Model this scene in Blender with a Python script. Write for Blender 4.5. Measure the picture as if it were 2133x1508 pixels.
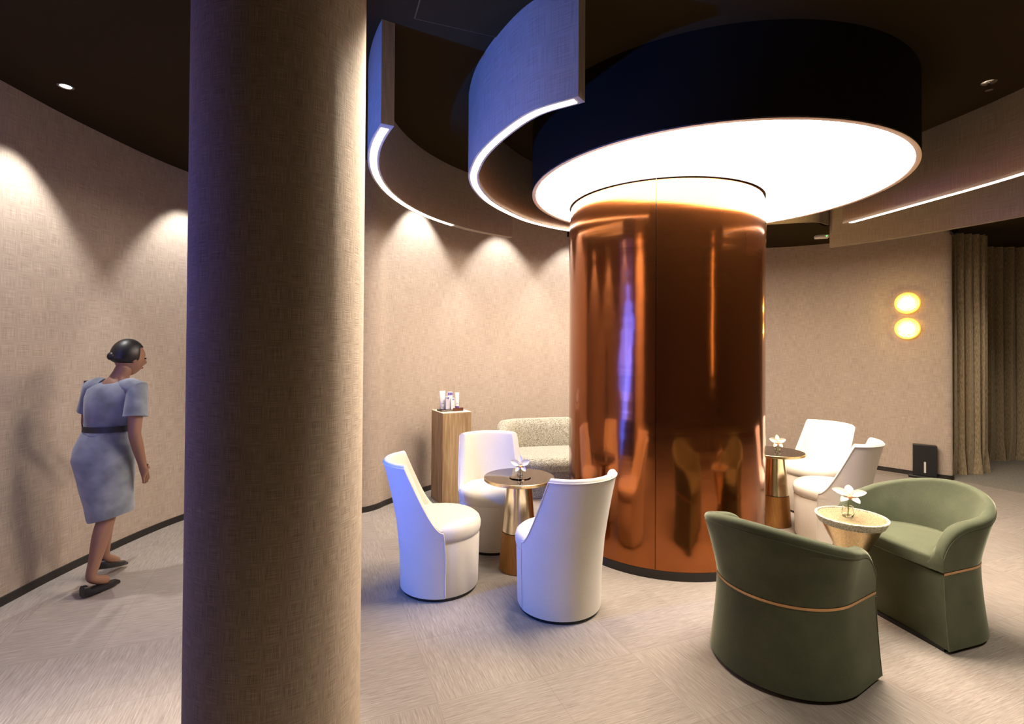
import bpy, bmesh, math, random
from mathutils import Vector, Matrix
random.seed(7)
PI = math.pi
C = bpy.context.scene.collection
S = bpy.context.scene
for o in list(bpy.data.objects):
    bpy.data.objects.remove(o)

# ------------------------------------------------------------------ camera
HC = 1.55
CAMP = dict(f=1061.07, pitch=0.01141, roll=-0.00605, sy=-43.2)
def make_camera():
    p, r = CAMP['pitch'], CAMP['roll']
    cp, sp, cr, sr = math.cos(p), math.sin(p), math.cos(r), math.sin(r)
    Rp = Matrix(((1, 0, 0), (0, cp, -sp), (0, sp, cp)))
    Rr = Matrix(((cr, -sr, 0), (sr, cr, 0), (0, 0, 1)))
    M = Rr @ Rp
    ax = lambda v: Vector((v[0], v[2], v[1]))
    R, U, F = ax(M[0]), ax(M[1]), ax(M[2])
    m = Matrix(((R.x, U.x, -F.x, 0), (R.y, U.y, -F.y, 0), (R.z, U.z, -F.z, HC), (0, 0, 0, 1)))
    cd = bpy.data.cameras.new('camera'); co = bpy.data.objects.new('camera', cd); C.objects.link(co)
    co.matrix_world = m
    cd.sensor_width = 36; cd.sensor_fit = 'HORIZONTAL'
    cd.lens = CAMP['f'] * 36 / 2133
    cd.shift_y = CAMP['sy'] / 2133
    cd.clip_start = .05; cd.clip_end = 60
    S.camera = co
make_camera()

# ------------------------------------------------------------------ world, exposure, lights of the room
S.view_settings.view_transform = 'Standard'
S.view_settings.look = 'None'
S.view_settings.gamma = 1
S.view_settings.use_curve_mapping = False
S.view_settings.exposure = 1.42
w = bpy.data.worlds.new('world'); S.world = w; w.use_nodes = True
w.node_tree.nodes['Background'].inputs[0].default_value = (.9, .75, .62, 1)
w.node_tree.nodes['Background'].inputs[1].default_value = 0.004

DISC = 14.3            # radiance of the luminous drum
STRIP = 6.0
WASH = 52             # wall washers, watts
BLUE = 4
BLUE_SPOT = 190
BLUE_PANEL = 2.2

def spot(name, loc, aim, power, angle, blend=.6, col=(1, 1, 1), r=.02):
    l = bpy.data.lights.new(name, 'SPOT'); l.energy = power; l.spot_size = math.radians(angle)
    l.spot_blend = blend; l.color = col; l.shadow_soft_size = r
    o = bpy.data.objects.new(name, l); C.objects.link(o); o.location = loc
    d = Vector(aim) - Vector(loc); o.rotation_euler = d.to_track_quat('-Z', 'Y').to_euler()
    return o

# fixture x, y, z of the ceiling, point on the floor it looks at (towards the wall)
WASHERS = [
    ((-2.686, 3.038, 3.10), (-2.95, 3.04), .95),
    ((-2.62, 4.42, 3.10), (-2.86, 4.50), .85),
    ((-2.50, 1.65, 3.10), (-2.78, 1.65), .2),
    ((-0.79, 5.20, 3.30), (-1.00, 5.33), 1.0),
    ((0.02, 5.92, 3.30), (-0.13, 6.16), .85),
    ((0.90, 6.33, 3.30), (0.78, 6.60), .75),
]
for i, (l, a, k) in enumerate(WASHERS):
    spot('wall_washer_light', (l[0], l[1], l[2] - .012), (a[0], a[1], 0), WASH * k, 76, .5, (1, .965, .93), .018)
# downlight beside the fabric column
spot('downlight_and_fill', (-.06, 2.28, 3.285), (-.68, 1.82, 1.9), 400, 46, .9, (1, .9, .76), .03)
# niches of the blue display cabinet: they throw their light across the room in a narrow fan
for z_, az, el, pw, sp, hh in ((.59, 38, .05, .10, 52, .10), (.875, 38, .02, .24, 52, .25), (1.56, 38, .0, .66, 52, .84)):
    l = bpy.data.lights.new('blue_niche_light', 'AREA'); l.shape = 'RECTANGLE'; l.size = 1.5; l.size_y = hh; l.energy = pw * BLUE; l.color = (.016, .055, 1); l.spread = math.radians(sp)
    o = bpy.data.objects.new('blue_niche_light', l); C.objects.link(o); o.location = (-2.44, 1.52, z_)
    o.rotation_euler = Vector((math.cos(math.radians(az)), math.sin(math.radians(az)), el)).to_track_quat('-Z', 'Z').to_euler()
# two unseen blue spots added to tint the left chairs and the baffle
spot('blue_fill_spot', (-2.58, 1.68, 2.02), (-.15, 3.35, .55), BLUE_SPOT * .75, 36, .6, (.004, .23, 1), .03)
spot('blue_fill_spot', (-2.58, 1.68, .50), (-.02, 3.15, 2.95), BLUE_SPOT * 1.8, 34, .7, (.004, .16, 1), .03)
# lamp behind the curtains
l = bpy.data.lights.new('curtain_light', 'POINT'); l.energy = 40; l.color = (1, .78, .38); l.shadow_soft_size = .15
o = bpy.data.objects.new('curtain_light', l); C.objects.link(o); o.location = (7.3, 7.75, 1.6)
l = bpy.data.lights.new('cove_light', 'POINT'); l.energy = 3; l.color = (1, .68, .25); l.shadow_soft_size = .05
o = bpy.data.objects.new('cove_light', l); C.objects.link(o); o.location = (2.9, 5.55, 3.2)
spot('downlight_and_fill', (2.35, 1.05, 3.285), (1.25, 2.2, 0), 70, 80, .8, (1, .88, .74), .04)
spot('downlight_and_fill', (-.95, -.35, 3.285), (-.85, .75, 0), 30, 90, .9, (1, .92, .82), .05)  # unseen fill spot added behind the camera to lift the fabric column
# room beyond the right edge of the picture: two unseen spots added as fill
spot('downlight_and_fill', (4.3, 2.6, 3.28), (4.3, 2.8, 0), 50, 95, .8, (1, .86, .7), .05)
spot('downlight_and_fill', (6.3, 5.2, 2.98), (6.2, 5.4, 0), 45, 110, .9, (1, .88, .74), .05)

# ------------------------------------------------------------------ materials
MATS = {}
def newmat(name):
    m = bpy.data.materials.new(name); m.use_nodes = True
    nt = m.node_tree; b = nt.nodes['Principled BSDF']; MATS[name] = m
    return m, nt, b
def setb(b, **k):
    names = dict(col='Base Color', rough='Roughness', metal='Metallic', sheen='Sheen Weight', coat='Coat Weight', coatr='Coat Roughness',
                 ior='IOR', trans='Transmission Weight', spec='Specular IOR Level', emit='Emission Color', emis='Emission Strength',
                 sheenr='Sheen Roughness', sheent='Sheen Tint', sss='Subsurface Weight')
    for q, v in k.items():
        if isinstance(v, tuple) and len(v) == 3: v = (*v, 1)
        b.inputs[names[q]].default_value = v
def plain(name, col, rough=.6, **k):
    m, nt, b = newmat(name); setb(b, col=col, rough=rough, **k); return m
def N(nt, t, **k):
    n = nt.nodes.new(t)
    for a, v in k.items():
        if a in n.bl_rna.properties.keys(): setattr(n, a, v)
        else: n.inputs[a].default_value = v
    return n
def L(nt, a, b): nt.links.new(a, b)
def mix(nt, fac, a, b, blend='MIX'):
    n = nt.nodes.new('ShaderNodeMix'); n.data_type = 'RGBA'; n.blend_type = blend
    for s, v in ((0, fac), (6, a), (7, b)):
        if hasattr(v, 'is_linked') or hasattr(v, 'links'): L(nt, v, n.inputs[s])
        else: n.inputs[s].default_value = (*v, 1) if isinstance(v, tuple) and len(v) == 3 else v
    return n.outputs[2]
def mathn(nt, op, a, b=None, c=None):
    n = nt.nodes.new('ShaderNodeMath'); n.operation = op
    for i, v in enumerate((a, b, c)):
        if v is None: continue
        if hasattr(v, 'links'): L(nt, v, n.inputs[i])
        else: n.inputs[i].default_value = v
    return n.outputs[0]
def coord(nt, kind, scale):
    tc = nt.nodes.new('ShaderNodeTexCoord'); mp = nt.nodes.new('ShaderNodeMapping')
    L(nt, tc.outputs[kind], mp.inputs[0]); mp.inputs['Scale'].default_value = scale
    return mp.outputs[0]
def ramp(nt, fac, stops):
    r = nt.nodes.new('ShaderNodeValToRGB'); L(nt, fac, r.inputs[0])
    e = r.color_ramp.elements
    while len(e) < len(stops): e.new(.5)
    for i, (p, c) in enumerate(stops):
        e[i].position = p; e[i].color = (*c, 1) if len(c) == 3 else c
    return r.outputs[0]
def bump(nt, b, h, strength, dist):
    n = nt.nodes.new('ShaderNodeBump'); n.inputs['Strength'].default_value = strength; n.inputs['Distance'].default_value = dist
    L(nt, h, n.inputs['Height']); L(nt, n.outputs[0], b.inputs['Normal'])

def linen(name, dark, light, fine=330, strength=.35, uv='UV', slub=1.0, **k):
    """woven wall linen: long thin slubs both ways"""
    m, nt, b = newmat(name); setb(b, rough=.85, spec=.2, **k)
    a = N(nt, 'ShaderNodeTexNoise', Scale=1.0, Detail=2.0); L(nt, coord(nt, uv, (fine, fine * .02, 1)), a.inputs['Vector'])
    c = N(nt, 'ShaderNodeTexNoise', Scale=1.0, Detail=2.0); L(nt, coord(nt, uv, (fine * .02, fine, 1)), c.inputs['Vector'])
    d = N(nt, 'ShaderNodeTexNoise', Scale=1.0, Detail=3.0); L(nt, coord(nt, uv, (6, 2, 1)), d.inputs['Vector'])
    s = mathn(nt, 'ADD', a.outputs[0], c.outputs[0])
    s2 = mathn(nt, 'MULTIPLY', s, .5)
    f = mathn(nt, 'ADD', s2, mathn(nt, 'MULTIPLY', mathn(nt, 'SUBTRACT', d.outputs[0], .5), .07))
    col = ramp(nt, f, [(.36, dark), (.62, light)])
    L(nt, col, b.inputs['Base Color']); bump(nt, b, s, strength, .0015)
    return m

linen('wall_linen', (.285, .225, .178), (.50, .415, .338), fine=480, strength=.2)
linen('column_linen', (.20, .152, .112), (.49, .39, .295), fine=900, strength=.5)
linen('baffle_linen', (.25, .205, .165), (.38, .32, .26), fine=300, strength=.2)
plain('ceiling_paint', (.029, .019, .007), 1.0, spec=.1)
plain('dark_wall', (.13, .095, .07), .9)
plain('drum_fabric', (.011, .0075, .0045), 1.0, spec=.1)
plain('black_baseboard', (.016, .013, .011), .45)
plain('rim_trim', (.42, .32, .26), .4)
plain('black_plastic', (.010, .010, .011), .35)
plain('grey_slot', (.55, .52, .48), .5)
plain('chrome', (.75, .75, .76), .18, metal=1.0)
plain('white_plastic', (.75, .74, .70), .4)

def emit(name, col, s):
    m, nt, b = newmat(name); setb(b, col=(.8, .8, .8), emit=col, emis=s); return m
emit('diffuser_glow', (1.0, .85, .695), DISC)
emit('strip_glow', (1.0, .93, .80), STRIP)
emit('blue_glow', (.05, .12, 1.0), BLUE_PANEL)
emit('blue_dim', (.07, .07, 1.0), .45)
emit('bar_glow', (1, .68, .30), 9.0)
emit('downlight_glow', (.75, .92, 1.0), 1.6)
emit('sensor_green', (.1, 1, .2), 1.0)

def sconce_mat():
    m, nt, b = newmat('sconce_glass')
    n = N(nt, 'ShaderNodeTexNoise', Scale=22.0, Detail=3.0)
    L(nt, coord(nt, 'Object', (1, 1, 1)), n.inputs['Vector'])
    lw = N(nt, 'ShaderNodeLayerWeight', Blend=.35)
    g = nt.nodes.new('ShaderNodeTexCoord')
    ln = nt.nodes.new('ShaderNodeVectorMath'); ln.operation = 'LENGTH'; L(nt, g.outputs['Object'], ln.inputs[0])
    f = mathn(nt, 'ADD', mathn(nt, 'DIVIDE', ln.outputs['Value'], .13), mathn(nt, 'MULTIPLY', mathn(nt, 'SUBTRACT', n.outputs[0], .5), .35))
    col = ramp(nt, f, [(.25, (1, .85, .42)), (.75, (1, .60, .13)), (1, (.95, .36, .015))])
    st = N(nt, 'ShaderNodeMapRange'); L(nt, f, st.inputs[0])
    st.inputs[1].default_value = .25; st.inputs[2].default_value = 1.0; st.inputs[3].default_value = 3.6; st.inputs[4].default_value = .62
    L(nt, col, b.inputs['Emission Color']); L(nt, st.outputs[0], b.inputs['Emission Strength'])
    setb(b, col=(.8, .55, .2), rough=.15)
sconce_mat()

def carpet():
    m, nt, b = newmat('woven_carpet'); setb(b, rough=.8, spec=.25)
    tc = nt.nodes.new('ShaderNodeTexCoord')
    rot = nt.nodes.new('ShaderNodeMapping'); rot.vector_type = 'POINT'
    L(nt, tc.outputs['Object'], rot.inputs[0])
    rot.inputs['Rotation'].default_value = (0, 0, -math.atan2(.37, .93))
    sep = nt.nodes.new('ShaderNodeSeparateXYZ'); L(nt, rot.outputs[0], sep.inputs[0])
    u = mathn(nt, 'SUBTRACT', sep.outputs[0], .534); v = mathn(nt, 'SUBTRACT', sep.outputs[1], 2.19)
    fu, fv = mathn(nt, 'FLOOR', u), mathn(nt, 'FLOOR', v)
    par = mathn(nt, 'PINGPONG', mathn(nt, 'ADD', fu, fv), 1.0)
    def stripes(su, sv):
        cb = nt.nodes.new('ShaderNodeCombineXYZ')
        L(nt, mathn(nt, 'MULTIPLY', u, su), cb.inputs[0]); L(nt, mathn(nt, 'MULTIPLY', v, sv), cb.inputs[1])
        n = N(nt, 'ShaderNodeTexNoise', Scale=1.0, Detail=3.0, Roughness=.6); L(nt, cb.outputs[0], n.inputs['Vector'])
        n2 = N(nt, 'ShaderNodeTexNoise', Scale=.35, Detail=2.0); L(nt, cb.outputs[0], n2.inputs['Vector'])
        return mathn(nt, 'ADD', mathn(nt, 'MULTIPLY', n.outputs[0], .65), mathn(nt, 'MULTIPLY', n2.outputs[0], .35))
    a = stripes(360, 14); c = stripes(14, 360)
    st = mathn(nt, 'ADD', mathn(nt, 'MULTIPLY', a, mathn(nt, 'SUBTRACT', 1.0, par)), mathn(nt, 'MULTIPLY', c, par))
    # tint per half-metre tile
    cb = nt.nodes.new('ShaderNodeCombineXYZ')
    L(nt, mathn(nt, 'FLOOR', mathn(nt, 'MULTIPLY', u, 2)), cb.inputs[0]); L(nt, mathn(nt, 'FLOOR', mathn(nt, 'MULTIPLY', v, 2)), cb.inputs[1])
    wn = nt.nodes.new('ShaderNodeTexWhiteNoise'); wn.noise_dimensions = '2D'; L(nt, cb.outputs[0], wn.inputs['Vector'])
    f = mathn(nt, 'ADD', st, mathn(nt, 'MULTIPLY', mathn(nt, 'SUBTRACT', wn.outputs[0], .5), .05))
    col = ramp(nt, f, [(.28, (.165, .142, .123)), (.5, (.275, .238, .205)), (.70, (.38, .335, .29))])
    # fine joint lines every half metre
    def line(x):
        fr = mathn(nt, 'FRACT', mathn(nt, 'MULTIPLY', x, 2))
        return mathn(nt, 'LESS_THAN', fr, .006)
    ln = mathn(nt, 'MAXIMUM', line(u), line(v))
    col2 = mix(nt, mathn(nt, 'MULTIPLY', ln, .35), col, (.16, .13, .11))
    L(nt, col2, b.inputs['Base Color']); bump(nt, b, st, .4, .002)
carpet()
def carpet2():
    m, nt, b = newmat('plain_carpet'); setb(b, rough=.9, spec=.2)
    n = N(nt, 'ShaderNodeTexNoise', Scale=120.0, Detail=3.0); L(nt, coord(nt, 'Object', (1, 1, 1)), n.inputs['Vector'])
    L(nt, ramp(nt, n.outputs[0], [(.3, (.15, .135, .11)), (.7, (.27, .25, .21))]), b.inputs['Base Color'])
carpet2()

def fabric(name, dark, light, scale=260, strength=.25, cloud=.4, **k):
    m, nt, b = newmat(name); setb(b, rough=.85, spec=.25, **k)
    n = N(nt, 'ShaderNodeTexNoise', Scale=scale, Detail=2.0); L(nt, coord(nt, 'Object', (1, 1, 1)), n.inputs['Vector'])
    n2 = N(nt, 'ShaderNodeTexNoise', Scale=7.0, Detail=3.0); L(nt, coord(nt, 'Object', (1, 1, 1)), n2.inputs['Vector'])
    f = mathn(nt, 'ADD', mathn(nt, 'MULTIPLY', n.outputs[0], 1 - cloud), mathn(nt, 'MULTIPLY', n2.outputs[0], cloud))
    L(nt, ramp(nt, f, [(.33, dark), (.66, light)]), b.inputs['Base Color']); bump(nt, b, n.outputs[0], strength, .001)
    return m
fabric('cream_fabric', (.55, .505, .42), (.65, .605, .515), 420, .2, cloud=.15, sheen=.25)
fabric('cream_piping', (.56, .52, .46), (.66, .62, .56), 420, .1)
fabric('sage_velvet', (.054, .065, .038), (.104, .116, .068), 500, .15, sheen=.7, sheenr=.3, sheent=(.85, .9, .65))
fabric('boucle', (.13, .118, .08), (.48, .455, .36), 110, 1.0, cloud=.06, sheen=.3)
def brass(name, col, rough, aniso=True):
    m, nt, b = newmat(name); setb(b, col=col, rough=rough, metal=1.0)
    if aniso:
        n = N(nt, 'ShaderNodeTexNoise', Scale=1.0, Detail=2.0); L(nt, coord(nt, 'Object', (160, 160, 5)), n.inputs['Vector'])
        L(nt, ramp(nt, n.outputs[0], [(.3, tuple(c * .85 for c in col)), (.7, tuple(min(1, c * 1.1) for c in col))]), b.inputs['Base Color'])
    return m
brass('brushed_brass', (.72, .55, .31), .28)
brass('satin_gold', (.80, .68, .48), .22)
brass('bronze_leather', (.45, .23, .075), .5)
brass('gold_band', (.50, .31, .155), .4, False)
plain('smoked_mirror', (.20, .165, .14), .05, metal=1.0)
def glassm(name, col, rough=.02, ior=1.45):
    m, nt, b = newmat(name); setb(b, col=col, rough=rough, trans=1.0, ior=ior); return m
glassm('clear_glass', (.96, .97, .96)); glassm('acrylic', (.97, .96, .92))
def sparkle():
    m, nt, b = newmat('crystal_glass'); setb(b, trans=.35, ior=1.45, rough=.12)
    v = N(nt, 'ShaderNodeTexVoronoi', Scale=260.0); L(nt, coord(nt, 'Object', (1, 1, 1)), v.inputs['Vector'])
    sp = nt.nodes.new('ShaderNodeSeparateColor'); L(nt, v.outputs['Color'], sp.inputs[0])
    L(nt, ramp(nt, sp.outputs[0], [(.16, (.42, .38, .28)), (.34, (.75, .68, .48)), (.7, (.95, .92, .78)), (.95, (.78, .85, .70))]), b.inputs['Base Color'])
    bump(nt, b, v.outputs['Distance'], .8, .003)
sparkle()
def glitter_top():
    m, nt, b = newmat('gold_leaf'); setb(b, metal=.85, rough=.3)
    v = N(nt, 'ShaderNodeTexNoise', Scale=240.0, Detail=3.0); L(nt, coord(nt, 'Object', (1, 1, 1)), v.inputs['Vector'])
    L(nt, ramp(nt, v.outputs[0], [(.38, (.30, .22, .09)), (.62, (.74, .64, .42))]), b.inputs['Base Color'])
    bump(nt, b, v.outputs[0], 1.0, .002)
glitter_top()
def wood():
    m, nt, b = newmat('oak_travertine'); setb(b, rough=.55)
    n = N(nt, 'ShaderNodeTexNoise', Scale=1.0, Detail=5.0, Distortion=.4); L(nt, coord(nt, 'Object', (55, 55, 3.2)), n.inputs['Vector'])
    n2 = N(nt, 'ShaderNodeTexNoise', Scale=1.0, Detail=3.0); L(nt, coord(nt, 'Object', (7, 7, 1.5)), n2.inputs['Vector'])
    f = mathn(nt, 'ADD', mathn(nt, 'MULTIPLY', n.outputs[0], .6), mathn(nt, 'MULTIPLY', n2.outputs[0], .4))
    L(nt, ramp(nt, f, [(.32, (.22, .135, .06)), (.5, (.38, .255, .125)), (.66, (.52, .385, .215))]), b.inputs['Base Color']); bump(nt, b, n.outputs[0], .2, .002)
wood()
plain('pedestal_top', (.74, .62, .47), .45)
def mirror_column():
    m, nt, b = newmat('bronze_mirror'); setb(b, col=(.34, .110, .031), metal=.97, rough=.13, coat=.12, coatr=.04)
    n = N(nt, 'ShaderNodeTexNoise', Scale=1.0, Detail=1.0); L(nt, coord(nt, 'Object', (1.3, 1.3, 6.5)), n.inputs['Vector'])
    n2 = N(nt, 'ShaderNodeTexNoise', Scale=1.0, Detail=2.0); L(nt, coord(nt, 'Object', (2, 2, 30)), n2.inputs['Vector'])
    h = mathn(nt, 'ADD', n.outputs[0], mathn(nt, 'MULTIPLY', n2.outputs[0], .06))
    bump(nt, b, h, .30, .012)
mirror_column()
def curtain_mat():
    m, nt, b = newmat('curtain_cloth'); setb(b, rough=.75, sheen=.2)
    n = N(nt, 'ShaderNodeTexNoise', Scale=1.0, Detail=2.0); L(nt, coord(nt, 'UV', (300, 20, 1)), n.inputs['Vector'])
    L(nt, ramp(nt, n.outputs[0], [(.35, (.24, .175, .095)), (.65, (.42, .33, .20))]), b.inputs['Base Color'])
curtain_mat()
def skinm():
    m, nt, b = newmat('skin'); setb(b, col=(.27, .14, .088), rough=.5, sss=.08)
    b.inputs['Subsurface Radius'].default_value = (.012, .005, .003)
skinm()
fabric('dress_cloth', (.12, .137, .165), (.29, .325, .37), 9, .1, sheen=.3)
plain('hair', (.008, .006, .006), .45)
plain('shoe_leather', (.010, .010, .012), .3)
plain('belt', (.02, .022, .025), .5)
plain('petal', (.60, .56, .47), .5, sss=.1)
plain('lip_red', (.55, .10, .06), .5)
plain('lip_yellow', (.75, .42, .08), .5)
plain('stem', (.22, .32, .06), .5)
plain('tube_white', (.80, .78, .80), .35)
plain('tube_lilac', (.60, .58, .66), .35)
plain('print_violet', (.10, .05, .42), .4)
plain('print_navy', (.02, .03, .12), .4)
plain('print_grey', (.42, .42, .50), .4)
plain('tray_brown', (.10, .035, .015), .35)
plain('eye_dark', (.02, .015, .012), .3)

# ------------------------------------------------------------------ mesh helpers
def mk(name, vs, fs, mat, parent=None, smooth=True, uvs=None, mats=None, fm=None, loc=None, bevel=0):
    me = bpy.data.meshes.new(name); me.from_pydata([tuple(v) for v in vs], [], fs); me.validate()
    bm = bmesh.new(); bm.from_mesh(me); bmesh.ops.recalc_face_normals(bm, faces=bm.faces); bm.to_mesh(me); bm.free()
    for q in (mats or [mat]): me.materials.append(MATS[q])
    if fm:
        for p, i in zip(me.polygons, fm): p.material_index = i
    if smooth:
        for p in me.polygons: p.use_smooth = True
        me.set_sharp_from_angle(angle=math.radians(40))
    if uvs:
        ul = me.uv_layers.new(name='UVMap')
        for lp in me.loops: ul.data[lp.index].uv = uvs[lp.vertex_index]
    o = bpy.data.objects.new(name, me); C.objects.link(o)
    if parent: o.parent = parent
    if loc: o.location = loc
    if bevel:
        b = o.modifiers.new('b', 'BEVEL'); b.width = bevel; b.segments = 3; b.limit_method = 'ANGLE'; b.angle_limit = math.radians(40)
    return o
def tag(o, label=None, cat=None, group=None, kind=None):
    if label: o['label'] = label
    if cat: o['category'] = cat
    if group: o['group'] = group
    if kind: o['kind'] = kind
    return o
def empty(name, loc, rz=0, label=None, cat=None, group=None):
    o = bpy.data.objects.new(name, None); C.objects.link(o); o.location = loc; o.rotation_euler = (0, 0, rz)
    o.empty_display_size = .1
    return tag(o, label, cat, group)
def copy_tree(o, loc, rz, label, parent=None, first=True):
    c = o.copy(); C.objects.link(c)
    if first:
        c.location = loc; c.rotation_euler = (0, 0, rz); c['label'] = label
    else: c.parent = parent
    for ch in list(o.children): copy_tree(ch, None, None, None, c, False)
    return c
def loft(rings, cap0=True, cap1=True, closed=True):
    vs = []; fs = []; n = len(rings[0])
    for r in rings: vs += [tuple(p) for p in r]
    for i in range(len(rings) - 1):
        for j in range(n if closed else n - 1):
            a = i * n + j; b = i * n + (j + 1) % n
            fs.append((a, b, b + n, a + n))
    if cap0: fs.append(tuple(range(n))[::-1])
    if cap1: fs.append(tuple(range((len(rings) - 1) * n, len(rings) * n)))
    return vs, fs
def lathe(name, prof, mat, parent=None, n=64, loc=None, a0=0, a1=2 * PI, **k):
    """prof: list of (r, z); solid of revolution"""
    full = abs(a1 - a0 - 2 * PI) < 1e-6
    m = n if full else n + 1
    rings = [[(r * math.cos(a0 + (a1 - a0) * j / n), r * math.sin(a0 + (a1 - a0) * j / n), z) for j in range(m)] for r, z in prof]
    closedprof = prof[0] == prof[-1]
    vs, fs = loft(rings, prof[0][0] > 1e-6 and not closedprof, prof[-1][0] > 1e-6 and not closedprof, full)
    o = mk(name, vs, fs, mat, parent, loc=loc, **k)
    bm = bmesh.new(); bm.from_mesh(o.data); bmesh.ops.remove_doubles(bm, verts=bm.verts, dist=1e-6); bmesh.ops.recalc_face_normals(bm, faces=bm.faces); bm.to_mesh(o.data); bm.free()
    return o
def box(name, x0, x1, y0, y1, z0, z1, mat, parent=None, bevel=0, loc=None, **k):
    vs = [(x, y, z) for x in (x0, x1) for y in (y0, y1) for z in (z0, z1)]
    fs = [(0, 1, 3, 2), (4, 6, 7, 5), (0, 4, 5, 1), (2, 3, 7, 6), (0, 2, 6, 4), (1, 5, 7, 3)]
    return mk(name, vs, fs, mat, parent, smooth=bevel > 0, bevel=bevel, loc=loc, **k)
def spline(pts, n=12):
    out = []
    P = [Vector(p) for p in pts]
    for i in range(len(P) - 1):
        p0 = P[i - 1] if i > 0 else P[i] * 2 - P[i + 1]; p1, p2 = P[i], P[i + 1]
        p3 = P[i + 2] if i + 2 < len(P) else P[i + 1] * 2 - P[i]
        for k in range(n):
            t = k / n
            out.append(.5 * ((2 * p1) + (p2 - p0) * t + (2 * p0 - 5 * p1 + 4 * p2 - p3) * t * t + (3 * p1 - p0 - 3 * p2 + p3) * t ** 3))
    out.append(P[-1]); return out
def normals2(P, closed=False):
    out = []
    for i in range(len(P)):
        a = P[i - 1] if (i > 0 or closed) else P[i]; b = P[(i + 1) % len(P)] if (i < len(P) - 1 or closed) else P[i]
        t = (b - a); t = Vector((t.x, t.y)).normalized(); out.append(Vector((t.y, -t.x)))
    return out
def sheet(name, P, z0, z1, th, mat, parent=None, rows=1, **k):
    """upright curved board along P; th > 0 puts the thickness on the left-hand side of the travel direction"""
    P = [Vector((p[0], p[1])) for p in P]; Nn = normals2(P)
    vs = []; uv = []; s = 0; m = rows + 1
    for i, p in enumerate(P):
        if i: s += (P[i] - P[i - 1]).length
        q = p - Nn[i] * th
        for r in range(m):
            z = z0 + (z1 - z0) * r / rows; vs.append((p.x, p.y, z)); uv.append((s, z))
        for r in range(m):
            z = z0 + (z1 - z0) * r / rows; vs.append((q.x, q.y, z)); uv.append((s + .013, z))
    fs = []; w2 = 2 * m
    for i in range(len(P) - 1):
        a = i * w2; b = a + w2
        for r in range(rows):
            fs.append((a + r, b + r, b + r + 1, a + r + 1)); fs.append((a + m + r, a + m + r + 1, b + m + r + 1, b + m + r))
        fs.append((a, a + m, b + m, b)); fs.append((a + m - 1, b + m - 1, b + 2 * m - 1, a + 2 * m - 1))
    for a in (0, (len(P) - 1) * w2):
        fs.append(tuple(a + r for r in range(m)) + tuple(a + m + r for r in reversed(range(m))))
    return mk(name, vs, fs, mat, parent, uvs=uv, **k)
def tube(name, pts, rad, mat, parent=None, n=8, closed=False, **k):
    P = [Vector(p) for p in pts]; rings = []
    R = rad if isinstance(rad, (list, tuple)) else [rad] * len(P)
    up = Vector((0, 0, 1)); prev = None
    for i, p in enumerate(P):
        a = P[max(i - 1, 0)]; b = P[min(i + 1, len(P) - 1)]; t = (b - a).normalized()
        x = (prev - t * prev.dot(t)) if prev is not None else t.cross(up if abs(t.dot(up)) < .9 else Vector((1, 0, 0)))
        if x.length < 1e-5: x = t.orthogonal()
        x.normalize(); prev = x; y = t.cross(x)
        rings.append([p + (x * math.cos(2 * PI * j / n) + y * math.sin(2 * PI * j / n)) * R[i] for j in range(n)])
    vs, fs = loft(rings)
    return mk(name, vs, fs, mat, parent, **k)
def poly_slab(name, pts, z0, z1, mat, parent=None, smooth=False, **k):
    vs, fs = loft([[(x, y, z0) for x, y in pts], [(x, y, z1) for x, y in pts]])
    return mk(name, vs, fs, mat, parent, smooth=smooth, **k)
def ell(name, c, r, mat, parent=None, n=24, m=16, fn=None, rot=None, **k):
    rings = []
    for i in range(m + 1):
        t = PI * i / m; ring = []
        for j in range(n):
            a = 2 * PI * j / n
            p = Vector((r[0] * math.sin(t) * math.cos(a), r[1] * math.sin(t) * math.sin(a), -r[2] * math.cos(t)))
            if fn: p = fn(p)
            if rot: p = rot @ p
            ring.append(p + Vector(c))
        rings.append(ring)
    vs, fs = loft(rings, False, False)
    o = mk(name, vs, fs, mat, parent, **k)
    bm = bmesh.new(); bm.from_mesh(o.data); bmesh.ops.remove_doubles(bm, verts=bm.verts, dist=1e-5); bmesh.ops.recalc_face_normals(bm, faces=bm.faces); bm.to_mesh(o.data); bm.free()
    return o

# ------------------------------------------------------------------ room shell
CEIL, SOFL, SOFR = 3.30, 3.10, 3.00
tag(poly_slab('floor', [(-4.5, -3.6), (8.6, -3.6), (8.6, 9.6), (-4.5, 9.6)], -.1, 0, 'woven_carpet'), kind='structure')
tag(poly_slab('floor', [(5.28, 6.03), (5.253, 6.075), (5.30, 9.3), (8.4, 9.3), (8.4, .2)], 0, .004, 'plain_carpet'), kind='structure')
tag(poly_slab('ceiling', [(-4.5, -3.6), (8.6, -3.6), (8.6, 9.6), (-4.5, 9.6)], CEIL, CEIL + .1, 'ceiling_paint'), kind='structure')
# lower ceiling over the corridor: its edge runs from the camera side to behind the fabric column
tag(poly_slab('ceiling', [(-.10, .20), (-.757, 1.666), (-2.02, 4.44), (-1.62, 4.80), (-1.55, 6.7), (-4.4, 6.7), (-4.4, -3.5), (-.1, -3.5)], SOFL, CEIL - .001, 'ceiling_paint'), kind='structure')
edge = [(p.x, p.y) for p in spline([(-.6, 7.9), (.2, 7.1), (.9, 6.55), (2.0, 6.1), (2.97, 5.95), (3.45, 5.83), (3.74, 5.98), (4.2, 5.35), (4.62, 4.5), (4.86, 3.7), (4.95, 2.9)], 6)]
tag(poly_slab('ceiling', [(-.6, 9.5)] + edge + [(4.95, -3.5), (8.5, -3.5), (8.5, 9.5)], SOFR, CEIL - .002, 'ceiling_paint'), kind='structure')

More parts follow.
